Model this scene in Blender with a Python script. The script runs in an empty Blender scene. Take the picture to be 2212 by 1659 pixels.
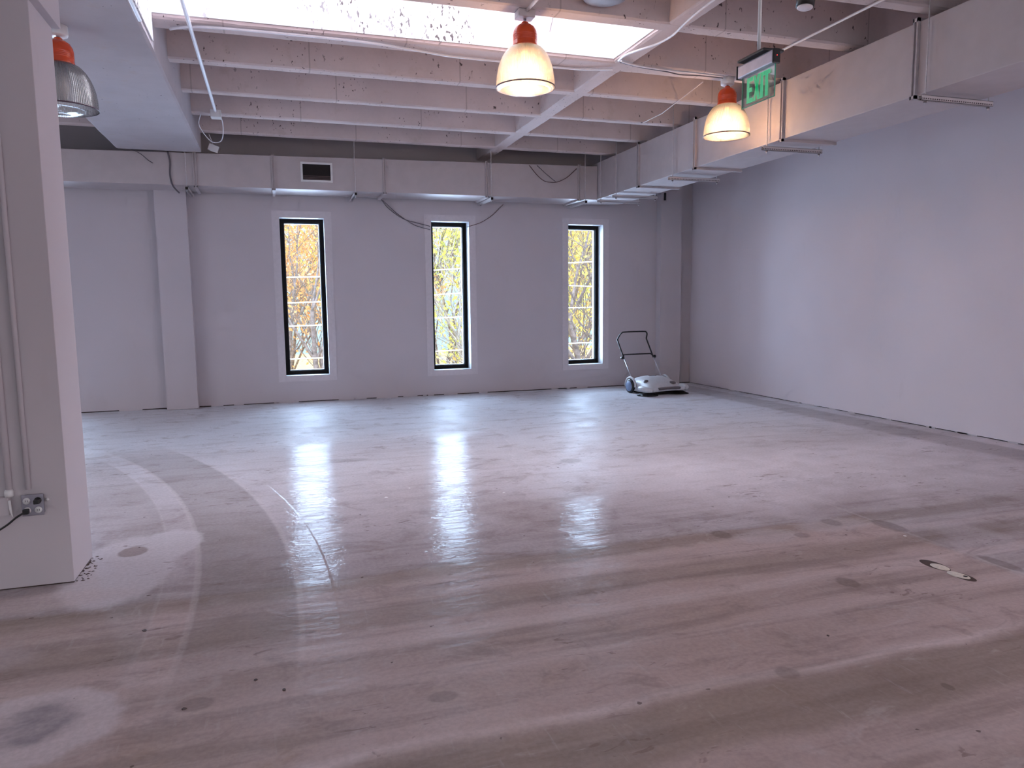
import bpy, bmesh, math, random
from mathutils import Vector, Matrix, noise as mnoise
random.seed(7)
SC = bpy.context.scene
COL = SC.collection
PI = math.pi
D = 12.015      # back wall
R = 7.41        # right wall
ZJ = 3.89       # underside of the joists
ZS = 4.55       # underside of the slab

# ------------------------------------------------------------------ helpers
class MB:
    """collects geometry in world coordinates and links it as one mesh object"""
    def __init__(s): s.v = []; s.f = []; s.sm = []
    def add(s, vs, fs, smooth=False):
        o = len(s.v); s.v += [tuple(v) for v in vs]
        for f in fs: s.f.append([i + o for i in f]); s.sm.append(smooth)
        return s
    def box(s, x0, x1, y0, y1, z0, z1, rot=None):
        vs = [(x, y, z) for z in (z0, z1) for y in (y0, y1) for x in (x0, x1)]
        if rot is not None:
            c = Vector(((x0+x1)/2, (y0+y1)/2, (z0+z1)/2))
            vs = [tuple(c + rot @ (Vector(v) - c)) for v in vs]
        return s.add(vs, [(0,2,3,1), (4,5,7,6), (0,1,5,4), (2,6,7,3), (0,4,6,2), (1,3,7,5)])
    def bbox(s, x0, x1, y0, y1, z0, z1, b=.006):
        """box with chamfered edges"""
        bm = bmesh.new(); bmesh.ops.create_cube(bm, size=1)
        for v in bm.verts:
            v.co.x = x0 if v.co.x < 0 else x1; v.co.y = y0 if v.co.y < 0 else y1; v.co.z = z0 if v.co.z < 0 else z1
        bmesh.ops.bevel(bm, geom=bm.edges[:], offset=b, segments=2, affect='EDGES', profile=.6)
        bm.verts.index_update()
        s.add([v.co[:] for v in bm.verts], [[v.index for v in f.verts] for f in bm.faces]); bm.free(); return s
    def tube(s, pts, r, n=8, cap=True):
        pts = [Vector(p) for p in pts]; rs = r if isinstance(r, (list, tuple)) else [r]*len(pts)
        vs = []; fs = []; up = None
        for i, p in enumerate(pts):
            t = (pts[min(i+1, len(pts)-1)] - pts[max(i-1, 0)])
            if t.length < 1e-9: t = Vector((0,0,1))
            t.normalize()
            if up is None: up = Vector((0,0,1)) if abs(t.z) < .9 else Vector((1,0,0))
            a = t.cross(up)
            if a.length < 1e-4: a = t.cross(Vector((0,1,0)))
            a.normalize(); b = t.cross(a).normalized(); up = -b if b.dot(up) < 0 else b
            b = up - t*up.dot(t); b.normalize(); a = t.cross(b)
            for k in range(n):
                an = 2*PI*k/n; vs.append(p + (a*math.cos(an) + b*math.sin(an))*rs[i])
        for i in range(len(pts)-1):
            for k in range(n):
                k2 = (k+1) % n; fs.append((i*n+k, i*n+k2, (i+1)*n+k2, (i+1)*n+k))
        if cap: fs.append(tuple(range(n))[::-1]); fs.append(tuple((len(pts)-1)*n + k for k in range(n)))
        return s.add(vs, fs, True)
    def lathe(s, prof, c=(0,0,0), n=40, M=None):
        """prof: list of (radius, z); spun about z through c"""
        vs = []; fs = []; M = M or Matrix.Identity(3); c = Vector(c)
        for r, z in prof:
            for k in range(n):
                a = 2*PI*k/n; vs.append(c + M @ Vector((max(r, 1e-4)*math.cos(a), max(r, 1e-4)*math.sin(a), z)))
        for i in range(len(prof)-1):
            for k in range(n):
                k2 = (k+1) % n; fs.append((i*n+k, i*n+k2, (i+1)*n+k2, (i+1)*n+k))
        return s.add(vs, fs, True)
    def build(s, name, mat, parent=None, **props):
        me = bpy.data.meshes.new(name)
        off = Vector((0,0,0))
        p = parent
        while p is not None: off += p.location; p = p.parent
        me.from_pydata([tuple(Vector(v) - off) for v in s.v], [], s.f); me.update()
        me.polygons.foreach_set('use_smooth', s.sm)
        me.materials.append(mat)
        o = bpy.data.objects.new(name, me); COL.objects.link(o)
        if parent: o.parent = parent
        for k, v in props.items(): o[k] = v
        bm = bmesh.new(); bm.from_mesh(me); bmesh.ops.recalc_face_normals(bm, faces=bm.faces[:]); bm.to_mesh(me); bm.free()
        return o
def thing(name, label, cat, loc, group=None):
    o = bpy.data.objects.new(name, None); COL.objects.link(o); o.location = loc; o.empty_display_size = .1
    o['label'] = label; o['category'] = cat
    if group: o['group'] = group
    return o
def tag(o, label, cat, group=None):
    o['label'] = label; o['category'] = cat
    if group: o['group'] = group
    return o
def dup(root, loc, label):
    r = root.copy(); COL.objects.link(r); r.location = loc; r['label'] = label
    for ch in list(root.children):
        c = ch.copy(); COL.objects.link(c); c.parent = r
        for g in ch.children:
            d = g.copy(); COL.objects.link(d); d.parent = c
    return r
def smooth_path(pts, k=6):
    P = [Vector(p) for p in pts]; out = []
    for i in range(len(P)-1):
        p0 = P[max(i-1, 0)]; p1 = P[i]; p2 = P[i+1]; p3 = P[min(i+2, len(P)-1)]
        for j in range(k):
            t = j/k
            out.append(.5*((2*p1) + (p2-p0)*t + (2*p0-5*p1+4*p2-p3)*t*t + (3*p1-p0-3*p2+p3)*t**3))
    out.append(P[-1]); return out

# ------------------------------------------------------------------ materials
class G:
    """small expression helper over shader nodes"""
    def __init__(s, name):
        s.m = bpy.data.materials.new(name); s.m.use_nodes = True; s.t = s.m.node_tree; s.t.nodes.clear()
        s.out = s.n('ShaderNodeOutputMaterial')
    def n(s, typ, **kw):
        nd = s.t.nodes.new(typ)
        for k, v in kw.items(): setattr(nd, k, v)
        return nd
    def put(s, sock, v):
        if isinstance(v, bpy.types.NodeSocket): s.t.links.new(v, sock)
        elif v is not None: sock.default_value = v
    def math(s, op, a, b=None, c=None, clamp=False):
        nd = s.n('ShaderNodeMath', operation=op); nd.use_clamp = clamp
        s.put(nd.inputs[0], a); s.put(nd.inputs[1], b)
        if c is not None: s.put(nd.inputs[2], c)
        return nd.outputs[0]
    def add(s, a, b): return s.math('ADD', a, b)
    def sub(s, a, b): return s.math('SUBTRACT', a, b)
    def mul(s, a, b): return s.math('MULTIPLY', a, b)
    def mx(s, a, b): return s.math('MAXIMUM', a, b)
    def step(s, v, a, b, o0=0., o1=1.):
        nd = s.n('ShaderNodeMapRange', interpolation_type='SMOOTHSTEP')
        s.put(nd.inputs[0], v)
        for i, x in enumerate((a, b, o0, o1)): s.put(nd.inputs[i+1], x)
        return nd.outputs[0]
    def mix(s, f, a, b):
        nd = s.n('ShaderNodeMix', data_type='RGBA'); s.put(nd.inputs[0], f)
        s.put(nd.inputs[6], (*a, 1) if isinstance(a, tuple) else a); s.put(nd.inputs[7], (*b, 1) if isinstance(b, tuple) else b)
        return nd.outputs[2]
    def mulc(s, a, f):
        nd = s.n('ShaderNodeMix', data_type='RGBA', blend_type='MULTIPLY'); nd.inputs[0].default_value = 1
        s.put(nd.inputs[6], (*a, 1) if isinstance(a, tuple) else a)
        s.t.links.new(f, nd.inputs[7]); return nd.outputs[2]
    def coord(s, scale=(1,1,1), rot=(0,0,0), kind='Object'):
        tc = s.n('ShaderNodeTexCoord'); mp = s.n('ShaderNodeMapping'); s.t.links.new(tc.outputs[kind], mp.inputs[0])
        mp.inputs['Scale'].default_value = scale; mp.inputs['Rotation'].default_value = rot; return mp.outputs[0]
    def noise(s, vec, scale, detail=4, rough=.55, dist=0.):
        nd = s.n('ShaderNodeTexNoise'); s.put(nd.inputs['Vector'], vec); nd.inputs['Scale'].default_value = scale
        nd.inputs['Detail'].default_value = detail; nd.inputs['Roughness'].default_value = rough; nd.inputs['Distortion'].default_value = dist
        return nd.outputs[0]
    def bsdf(s, col, rough=.5, metal=0., spec=None, normal=None, **kw):
        b = s.n('ShaderNodeBsdfPrincipled'); s.put(b.inputs['Base Color'], (*col, 1) if isinstance(col, tuple) else col)
        s.put(b.inputs['Roughness'], rough); s.put(b.inputs['Metallic'], metal)
        if spec is not None: s.put(b.inputs['Specular IOR Level'], spec)
        if normal is not None: s.put(b.inputs['Normal'], normal)
        for k, v in kw.items(): s.put(b.inputs[k], v)
        return b.outputs[0]
    def bump(s, h, strength=.2, dist=.01):
        b = s.n('ShaderNodeBump'); b.inputs['Strength'].default_value = strength; b.inputs['Distance'].default_value = dist
        s.put(b.inputs['Height'], h); return b.outputs[0]
    def done(s, sh): s.t.links.new(sh, s.out.inputs[0]); return s.m

def plain(name, col, rough=.5, metal=0., nz=.06, scale=20, bump=.0):
    g = G(name); n = g.noise(g.coord(), scale, 3)
    c = g.mix(g.step(n, .3, .7), tuple(x*(1-nz) for x in col), tuple(min(1, x*(1+nz)) for x in col))
    return g.done(g.bsdf(c, rough, metal, normal=g.bump(n, bump, .004) if bump else None))

def wall_paint(name, col):
    g = G(name); v = g.coord()
    a = g.noise(v, .7, 2)
    c = g.mix(g.step(a, .35, .65), tuple(x*.96 for x in col), col)
    sc = g.noise(g.coord((1,1,.35)), 3.2, 4, .7)
    c = g.mix(g.mul(g.step(sc, .62, .75), .10), c, (.45,.38,.36))
    d = g.n('ShaderNodeBsdfDiffuse'); g.put(d.inputs[0], c); d.inputs[1].default_value = .2
    return g.done(d.outputs[0])

def concrete_paint(name, col, pits=.63, seams=0.):
    g = G(name); v = g.coord()
    big = g.noise(v, 1.1, 3, .6); fine = g.noise(v, 28, 2, .6)
    c = g.mix(g.step(big, .3, .7), tuple(x*.88 for x in col), col)
    c = g.mix(g.mul(g.step(g.noise(v, 5, 3, .7), .58, .72), .25), c, (.50,.40,.34))
    pv = g.noise(g.coord((1.0,1.0,.55), (0,.5,0)), 34, 2, .5)
    area = g.noise(v, 1.7, 2)
    pit = g.mul(g.step(pv, pits+.04, pits+.07), g.step(area, .45, .6))
    c = g.mix(g.mul(pit, .9), c, (.07,.05,.05))
    if seams:
        sx = g.n('ShaderNodeSeparateXYZ'); g.t.links.new(v, sx.inputs[0])
        m = g.math('PINGPONG', g.add(sx.outputs[0], g.mul(g.math('SINE', g.mul(g.math('ROUND', g.mul(g.sub(sx.outputs[1], .5), .98)), 5.3)), .8)), seams/2)
        line = g.step(m, .004, .010, 1, 0)
        c = g.mix(g.mul(line, .35), c, (.2,.15,.14))
    d = g.n('ShaderNodeBsdfDiffuse'); g.put(d.inputs[0], g.mix(g.mul(g.step(fine, .3, .7), .06), c, (.4,.34,.33))); d.inputs[1].default_value = .2
    return g.done(d.outputs[0])

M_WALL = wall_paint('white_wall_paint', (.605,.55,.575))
M_WALLR = wall_paint('white_wall_paint_lit', (.76,.69,.725))  # same white paint, lighter in colour for the light on the right wall
M_CONC = concrete_paint('painted_concrete', (.74,.63,.62), seams=1.55)
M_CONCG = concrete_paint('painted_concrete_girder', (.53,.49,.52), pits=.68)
M_SKY = concrete_paint('white_skylight_paint', (.80,.79,.82), pits=.55)
M_DUCT = plain('painted_duct_metal', (.53,.465,.47), .5, 0, .03, 6)
M_STRUT = plain('painted_strut', (.60,.55,.56), .5, 0, .1, 30)
g = G('slotted_strut'); sx = g.n('ShaderNodeSeparateXYZ'); g.t.links.new(g.coord(), sx.inputs[0])
sl = g.mul(g.step(g.math('ABSOLUTE', g.sub(g.math('PINGPONG', sx.outputs[0], .0235), .012)), .006, .008, 1, 0), g.mul(g.step(sx.outputs[2], .006, .008), g.step(sx.outputs[2], .016, .018, 1, 0)))
M_SLOT = g.done(g.bsdf(g.mix(sl, (.60,.55,.56), (.06,.04,.045)), .5))
M_STRUTD = plain('dark_strut_metal', (.20,.16,.16), .5, .3, .1, 30)
g = G('black_window_frame'); M_BLACK = g.done(g.bsdf((.008,.006,.006), .6, spec=.12))
M_DARK = plain('dark_void', (.010,.006,.005), .8)
M_GAP = plain('dark_wall_gap', (.07,.045,.04), .9, 0, .4, 9)  # dark brown stands in for the shadow line at wall feet; also putty colour
M_ORANGE = None
M_TRIM = plain('window_trim_paint', (.64,.585,.61), .55, 0, .03)
M_REVEAL = plain('white_reveal_paint', (.52,.52,.54), .5, 0, .02)
M_WHITE = plain('white_plastic', (.80,.78,.78), .4, 0, .03)
M_GREYM = plain('grey_steel', (.36,.34,.40), .38, .7, .1)
M_PIPE = plain('painted_conduit', (.74,.66,.65), .45, 0, .05)
M_CABLE = plain('white_cable', (.85,.83,.87), .4, 0, .03)
M_WIREB = plain('brown_wire', (.12,.06,.055), .6)
M_WIREG = plain('grey_wire', (.14,.12,.14), .6)
M_BLKP = plain('black_plastic', (.013,.012,.013), .4)

# floor
def floor_mat():
    g = G('ground_concrete_floor'); v = g.coord()
    sp = g.n('ShaderNodeSeparateXYZ'); g.t.links.new(v, sp.inputs[0]); X, Y = sp.outputs[0], sp.outputs[1]
    n_big = g.noise(v, .55, 3, .6, .6); n_mid = g.noise(v, 3.0, 4, .65, .3)
    n_fine = g.noise(v, 45, 2, .6)
    wob = g.mul(g.sub(g.noise(v, 1.6, 2), .5), .16)
    wobf = g.mul(g.sub(g.noise(v, 9, 3), .5), .10)
    Yw = g.add(Y, wob)
    # drag marks: streaks nearly along x in the near half, along a slant in the far half
    st1 = g.noise(g.coord((.45,5.5,1), (0,0,.06)), 1.3, 4, .6, .2)
    st2 = g.noise(g.coord((7,.9,1), (0,0,.75)), 4.5, 4, .6, .1)
    col = g.mix(g.step(n_big, .3, .72), (.44,.38,.395), (.55,.50,.535))
    col = g.mix(g.mul(g.step(n_mid, .45, .75), .5), col, (.29,.235,.225))
    # near part browner; far part paled and blued in colour for the window light
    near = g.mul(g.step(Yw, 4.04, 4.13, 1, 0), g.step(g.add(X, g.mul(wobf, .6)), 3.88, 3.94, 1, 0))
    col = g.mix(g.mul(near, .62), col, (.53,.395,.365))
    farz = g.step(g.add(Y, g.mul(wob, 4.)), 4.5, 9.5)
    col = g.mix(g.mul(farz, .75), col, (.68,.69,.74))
    # passes of the grinder: bands across the room
    def band(y0, y1, soft=.05):
        return g.mul(g.step(Yw, y0-soft, y0+soft), g.step(Yw, y1-soft, y1+soft, 1, 0))
    left = g.step(X, 4.6, 6.5, 1, 0)
    for (a, b, k) in ((3.93,4.12,.62), (3.42,3.66,.5), (2.98,3.14,.22), (2.66,2.80,.2), (2.02,2.36,.72), (1.6,1.72,.3)):
        col = g.mix(g.mul(g.mul(band(a, b), left), k*.75), col, (.235,.18,.145))
    for (a, b, k) in ((2.385,2.43,1.), (3.18,3.30,.5), (2.84,2.9,.25), (3.70,3.80,.2), (1.80,1.86,.2)):
        col = g.mix(g.mul(g.mul(band(a, b, .035), left), g.mul(g.step(st1, .3, .5, .35, 1.), k)), col, (.66,.56,.56))
    col = g.mix(g.mul(g.step(st1, .48, .68), g.step(Y, 3.8, 5.5, .42, .16)), col, (.22,.165,.15))
    mott = g.noise(g.coord((1.2,1.9,1), (0,0,.25)), 2.3, 4, .68, .8)
    col = g.mix(g.mul(g.step(mott, .52, .70), .40), col, (.25,.185,.175))
    col = g.mix(g.mul(g.step(mott, .30, .42, 1, 0), .30), col, (.60,.545,.56))
    col = g.mix(g.mul(g.step(st2, .60, .74), g.step(Y, 4, 9, .30, .12)), col, (.56,.52,.53))
    # long light edge and joint at x 3.93
    jl = g.mul(g.step(g.math('ABSOLUTE', g.sub(g.add(X, g.mul(wobf, .3)), 3.93)), .006, .02, 1, 0), g.step(Y, 5.4, 5.9, 1, 0))
    col = g.mix(g.mul(jl, .35), col, (.55,.48,.48))
    dusty = g.mul(g.step(X, 2.4, 3.6), g.mul(g.step(g.add(Y, g.mul(wob, 5)), 4.2, 4.7), g.step(g.add(Y, g.mul(wob, 5)), 5.9, 6.6, 1, 0)))  # pale dusty patch, its colour lightened further to make up for missing light
    col = g.mix(g.mul(dusty, g.step(n_mid, .3, .7, .35, .75)), col, (.74,.68,.73))
    # darker lane along the right wall
    lane = g.mul(g.step(g.add(X, wobf), 6.6, 6.75), g.step(g.add(X, wobf), 7.12, 7.2, 1, 0))
    col = g.mix(g.mul(lane, .38), col, (.20,.16,.16))
    # arcs swept round a far centre
    def dist(cx, cy, sx=1., sy=1.):
        a = g.math('POWER', g.math('ABSOLUTE', g.mul(g.sub(X, cx), 1/sx)), 2); b = g.math('POWER', g.math('ABSOLUTE', g.mul(g.sub(Y, cy), 1/sy)), 2)
        return g.math('SQRT', g.add(a, b))
    rr = g.add(dist(-10.08, 3.8), g.mul(wobf, .12))
    fade = g.mul(g.step(Y, 2.5, 3.9), g.step(Y, 7.6, 9.2, 1, 0))
    ring = g.mul(g.step(rr, 9.60, 9.64), g.step(rr, 10.11, 10.14, 1, 0))
    col = g.mix(g.mul(g.mul(ring, fade), .40), col, (.24,.205,.20))
    def edge(r, w): return g.step(g.math('ABSOLUTE', g.sub(rr, r)), w*.4, w, 1, 0)
    for r_, w_, k in ((10.145,.022,.22), (9.615,.026,.28), (9.43,.016,.18)):
        col = g.mix(g.mul(g.mul(edge(r_, w_), fade), k), col, (.60,.55,.56))
    inner = g.mul(g.mul(g.step(rr, 9.42, 9.44, 1, 0), fade), g.step(X, -2.2, -1.4))
    col = g.mix(g.mul(inner, .25), col, (.26,.22,.21))
    # patches and stains
    def blob(cx, cy, sx, sy, soft=.12, wb=2.2):
        return g.step(g.add(dist(cx, cy, sx, sy), g.mul(wobf, wb/max(sx, .1)*.35)), 1-soft, 1+soft, 1, 0)
    white = (.60,.555,.59)
    p = g.mx(blob(-.93, 4.72, .30, .62), blob(-.72, 5.12, .20, .30))
    col = g.mix(g.mul(p, .75), col, white)
    col = g.mix(g.mul(blob(-.92, 5.02, .085, .10, .12, 1.), .9), col, (.33,.27,.27))
    gp = blob(-1.35, 4.30, .55, .13, .3)
    col = g.mix(g.mul(gp, .45), col, (.58,.49,.50))
    p = blob(-.92, 2.98, .30, .27, .12, 3.)
    col = g.mix(g.mul(p, .8), col, (.66,.59,.62))
    p = blob(-.92, 3.0, .14, .15, .3, 3.)
    col = g.mix(g.mul(p, g.step(n_mid, .35, .6, .25, .8)), col, (.26,.235,.265))
    col = g.mix(g.mul(blob(-1.3, 3.62, .22, .12, .3), .4), col, (.55,.48,.50))
    for cx, cy, sx, sy, k in ((3.60,3.98,.26,.14,.42), (3.02,3.92,.22,.13,.38), (4.3,3.5,.18,.3,.3), (4.9,4.9,.9,.5,.2)):
        col = g.mix(g.mul(blob(cx, cy, sx, sy, .3), k), col, white)
    for cx, cy, sx, sy, k in ((2.76,4.05,.06,.08,.65), (3.63,4.02,.06,.08,.5), (3.25,3.86,.05,.05,.5), (3.94,3.83,.07,.14,.65), (2.93,3.11,.055,.07,.7),
                              (3.98,3.04,.045,.14,.6), (-.36,2.95,.07,.05,.5), (2.70,6.50,.10,.10,.45), (2.5,2.10,.02,.03,.8), (1.97,2.40,.05,.05,.5), (0.62,7.3,.22,.08,.35), (.57,2.69,.06,.04,.45)):
        col = g.mix(g.mul(blob(cx, cy, sx, sy, .18, .9), k*.7), col, (.16,.125,.115))
    # rusty tint low left
    col = g.mix(g.mul(blob(-.35, 2.45, .35, .22, .6), g.step(n_mid, .5, .7, .1, .6)), col, (.34,.24,.13))
    # gouges and pits
    gv = g.noise(g.coord((1,3.2,1), (0,0,-.5)), 5.5, 3, .6, 1.2)
    gz = g.mul(g.step(gv, .62, .67), g.step(g.noise(v, 1.1, 2), .5, .6))
    col = g.mix(g.mul(gz, .5), col, (.17,.11,.10))
    pit = g.step(g.noise(v, 16, 2, .5), .745, .77)
    col = g.mix(g.mul(pit, .7), col, (.08,.05,.045))
    scr = g.noise(g.coord((1,16,1), (0,0,-.95)), 5, 3, .5, .1)
    col = g.mix(g.mul(g.step(scr, .70, .74), .22), col, (.70,.63,.62))
    lf = g.step(n_fine, .3, .7, .93, 1.05)
    cmb = g.n('ShaderNodeCombineColor'); [g.t.links.new(lf, cmb.inputs[i]) for i in range(3)]
    col = g.mulc(col, cmb.outputs[0])
    # polish: duller in the far strip and in the dusty right part
    rough = g.step(g.add(Y, g.mul(wobf, 1.5)), 7.9, 8.7, .135, .42)
    dull = g.mul(g.step(g.add(g.sub(X, g.mul(Y, .27)), g.mul(wob, 1.5)), .15, .6), g.mul(g.step(g.add(Y, g.mul(wob, 3)), 4.9, 5.4), g.step(Y, 8.1, 8.4, 1, 0)))
    rough = g.add(rough, g.mul(dull, .26))
    rough = g.add(rough, g.mul(near, .20))
    rough = g.add(rough, g.mul(g.step(n_mid, .35, .75), .07))
    cut = g.mul(g.step(rr, 10.325, 10.335, 1, 0), g.step(rr, 10.0, 10.3))
    rough = g.sub(rough, g.mul(g.mul(cut, fade), .03))
    rip = g.noise(g.coord((.55,1.9,1), (0,0,.1)), 9, 4, .62, .5)
    h = g.add(g.mul(rip, 1.0), g.add(g.mul(n_fine, .10), g.mul(pit, -.6)))
    h = g.add(h, g.mul(g.mul(g.step(rr, 10.320, 10.336), fade), -.22))
    nrm = g.bump(h, .52, .012)
    d = g.n('ShaderNodeBsdfDiffuse'); g.put(d.inputs[0], col); d.inputs[1].default_value = .3
    gl = g.n('ShaderNodeBsdfGlossy'); g.put(gl.inputs['Roughness'], rough); g.put(gl.inputs['Normal'], nrm)
    fr = g.n('ShaderNodeFresnel'); fr.inputs[0].default_value = 1.4
    mx = g.n('ShaderNodeMixShader'); g.put(mx.inputs[0], g.mul(g.add(g.mul(fr.outputs[0], .085), .030), g.step(n_mid, .3, .75, 1.25, .7)))
    g.t.links.new(d.outputs[0], mx.inputs[1]); g.t.links.new(gl.outputs[0], mx.inputs[2])
    return g.done(mx.outputs[0])
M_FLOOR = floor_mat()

# orange enamel, prismatic acrylic, glass
g = G('orange_enamel'); n = g.noise(g.coord(), 12, 2)
M_ORANGE = g.done(g.bsdf(g.mix(n, (.62,.060,.014), (.78,.095,.020)), .22, spec=.6))
def acrylic(name, tint, dens):
    g = G(name)
    tc = g.n('ShaderNodeTexCoord'); sx = g.n('ShaderNodeSeparateXYZ'); g.t.links.new(tc.outputs['Object'], sx.inputs[0])
    ang = g.math('ARCTAN2', sx.outputs[1], sx.outputs[0])
    ribs = g.math('SINE', g.mul(ang, 110.)); rings = g.math('SINE', g.mul(sx.outputs[2], 620.))
    h = g.add(ribs, g.mul(rings, .6))
    nrm = g.bump(h, .5, .0015)
    tr = g.n('ShaderNodeBsdfTransparent'); tr.inputs[0].default_value = (*tint, 1)
    tl = g.n('ShaderNodeBsdfTranslucent'); tl.inputs[0].default_value = (*tint, 1); g.put(tl.inputs['Normal'], nrm)
    df = g.n('ShaderNodeBsdfDiffuse'); df.inputs[0].default_value = (.80,.78,.80, 1)
    gl = g.n('ShaderNodeBsdfGlossy'); gl.inputs['Roughness'].default_value = .12; g.put(gl.inputs['Normal'], nrm)
    a = g.n('ShaderNodeMixShader'); a.inputs[0].default_value = .45; g.t.links.new(tl.outputs[0], a.inputs[1]); g.t.links.new(df.outputs[0], a.inputs[2])
    b = g.n('ShaderNodeMixShader'); g.put(b.inputs[0], g.step(h, -1.4, 1.4, dens-.12, dens+.12)); g.t.links.new(tr.outputs[0], b.inputs[1]); g.t.links.new(a.outputs[0], b.inputs[2])
    fr = g.n('ShaderNodeFresnel'); fr.inputs[0].default_value = 1.45; g.put(fr.inputs['Normal'], nrm)
    c = g.n('ShaderNodeMixShader'); g.t.links.new(fr.outputs[0], c.inputs[0]); g.t.links.new(b.outputs[0], c.inputs[1]); g.t.links.new(gl.outputs[0], c.inputs[2])
    return g.done(c.outputs[0])
M_SHADE = acrylic('prismatic_acrylic', (.96,.94,.92), .28)
M_LENS = acrylic('prismatic_lens', (.97,.94,.92), .17)
def emis(name, col, k):
    g = G(name); e = g.n('ShaderNodeEmission'); e.inputs[0].default_value = (*col, 1); e.inputs[1].default_value = k
    return g.done(e.outputs[0])
M_BULB = emis('lit_bulb', (1,.72,.34), 3)
M_BULBOFF = plain('unlit_bulb', (.8,.78,.76), .3)
def thinglass(name, tint, refl=1.45):
    g = G(name); tr = g.n('ShaderNodeBsdfTransparent'); tr.inputs[0].default_value = (*tint, 1)
    gl = g.n('ShaderNodeBsdfGlossy'); gl.inputs['Roughness'].default_value = .02
    fr = g.n('ShaderNodeFresnel'); fr.inputs[0].default_value = refl
    c = g.n('ShaderNodeMixShader'); g.t.links.new(g.mul(fr.outputs[0], .7), c.inputs[0]); g.t.links.new(tr.outputs[0], c.inputs[1]); g.t.links.new(gl.outputs[0], c.inputs[2])
    return g.done(c.outputs[0])
M_PANE = thinglass('window_glass', (.95,.98,.98))
M_PANEL = thinglass('clear_acrylic_panel', (.93,.97,.965), 1.7)
g = G('green_edge_acrylic'); M_GEDGE = g.done(g.bsdf((.12,.42,.28), .2))
g = G('green_sign_letters'); M_GREEN = g.done(g.bsdf((.01,.36,.16), .4, **{'Emission Color': (.02,.62,.28,1), 'Emission Strength': .35}))
M_GREENL = emis('light_green_outline', (.18,.85,.45), .75)

# ------------------------------------------------------------------ room shell
def S(o): o['kind'] = 'structure'; return o
XL = -6.2; YF = -5.2
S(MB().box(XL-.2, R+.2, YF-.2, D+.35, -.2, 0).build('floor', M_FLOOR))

WIN = [(.138,.813), (2.514,3.161), (4.942,5.614), (-3.62,-2.945)]
ZB, ZT = .423, 2.89
WT = .34
def wall_back():
    m = MB(); z0 = .016; z1 = ZS+.3
    xs = [XL-.2]
    for a, b in sorted(WIN): xs += [a, b]
    xs += [R+.2]
    for i in range(0, len(xs), 2): m.box(xs[i], xs[i+1], D, D+WT, z0, z1)
    for a, b in WIN:
        m.box(a, b, D, D+WT, z0, ZB); m.box(a, b, D, D+WT, ZT, z1)
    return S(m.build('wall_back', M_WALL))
wb = wall_back()
MB().box(XL-.2, R+.2, D+.03, D+WT, 0, .016).build('base_gap', M_GAP, wb)
m = MB(); m.box(R, R+.25, 1.0, D, .012, ZS+.3); m.box(R, R+.25, YF-.2, -3.5, .012, ZS+.3); m.box(R, R+.25, -3.5, 1.0, .012, .8); m.box(R, R+.25, -3.5, 1.0, 3.2, ZS+.3)  # opening beside the camera added out of view for the side fill light
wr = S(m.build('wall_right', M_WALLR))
MB().box(R+.03, R+.25, YF-.2, D, 0, .012).build('base_gap', M_GAP, wr)
# loose filler lumps where the board meets the slab
m = MB(); rnd = random.Random(3)
for k in range(26):
    y = rnd.uniform(4.5, 11.6); w = rnd.uniform(.03,.16)
    m.box(R-.004, R+.02, y, y+w, .0, rnd.uniform(.012,.02))
m.build('base_filler', M_WALL, wr)
m = MB()
for k in range(16):
    x = rnd.uniform(-2.6, 5.6); w = rnd.uniform(.05,.35)
    m.box(x, x+w, D-.003, D+.02, .0, .018)
m.build('base_filler', M_WALL, wb)
m = MB(); m.box(XL-.2, XL, YF-.2, 3.6, 0, ZS+.3); m.box(XL-.2, XL, 9.2, D, 0, ZS+.3); m.box(XL-.2, XL, 3.6, 9.2, 0, .8); m.box(XL-.2, XL, 3.6, 9.2, 3.0, ZS+.3)  # unseen opening added here to let the left fill light in
S(m.build('wall_left', M_WALL))
m = MB()   # wall behind the camera; wide opening added for the rear fill light
m.box(XL, R, YF-.2, YF, 0, .6); m.box(XL, R, YF-.2, YF, 3.2, ZS+.3)
m.box(XL, -4.6, YF-.2, YF, .6, 3.2); m.box(5.6, R, YF-.2, YF, .6, 3.2)
S(m.build('wall_front', M_WALL))
# pilasters
S(MB().box(-1.58, -1.15, 11.845, D+.01, .006, ZS).build('trim_1', M_WALL))
S(MB().box(6.68, 7.10, 11.85, D+.01, .006, 3.9).build('trim_2', M_WALL))

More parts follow.
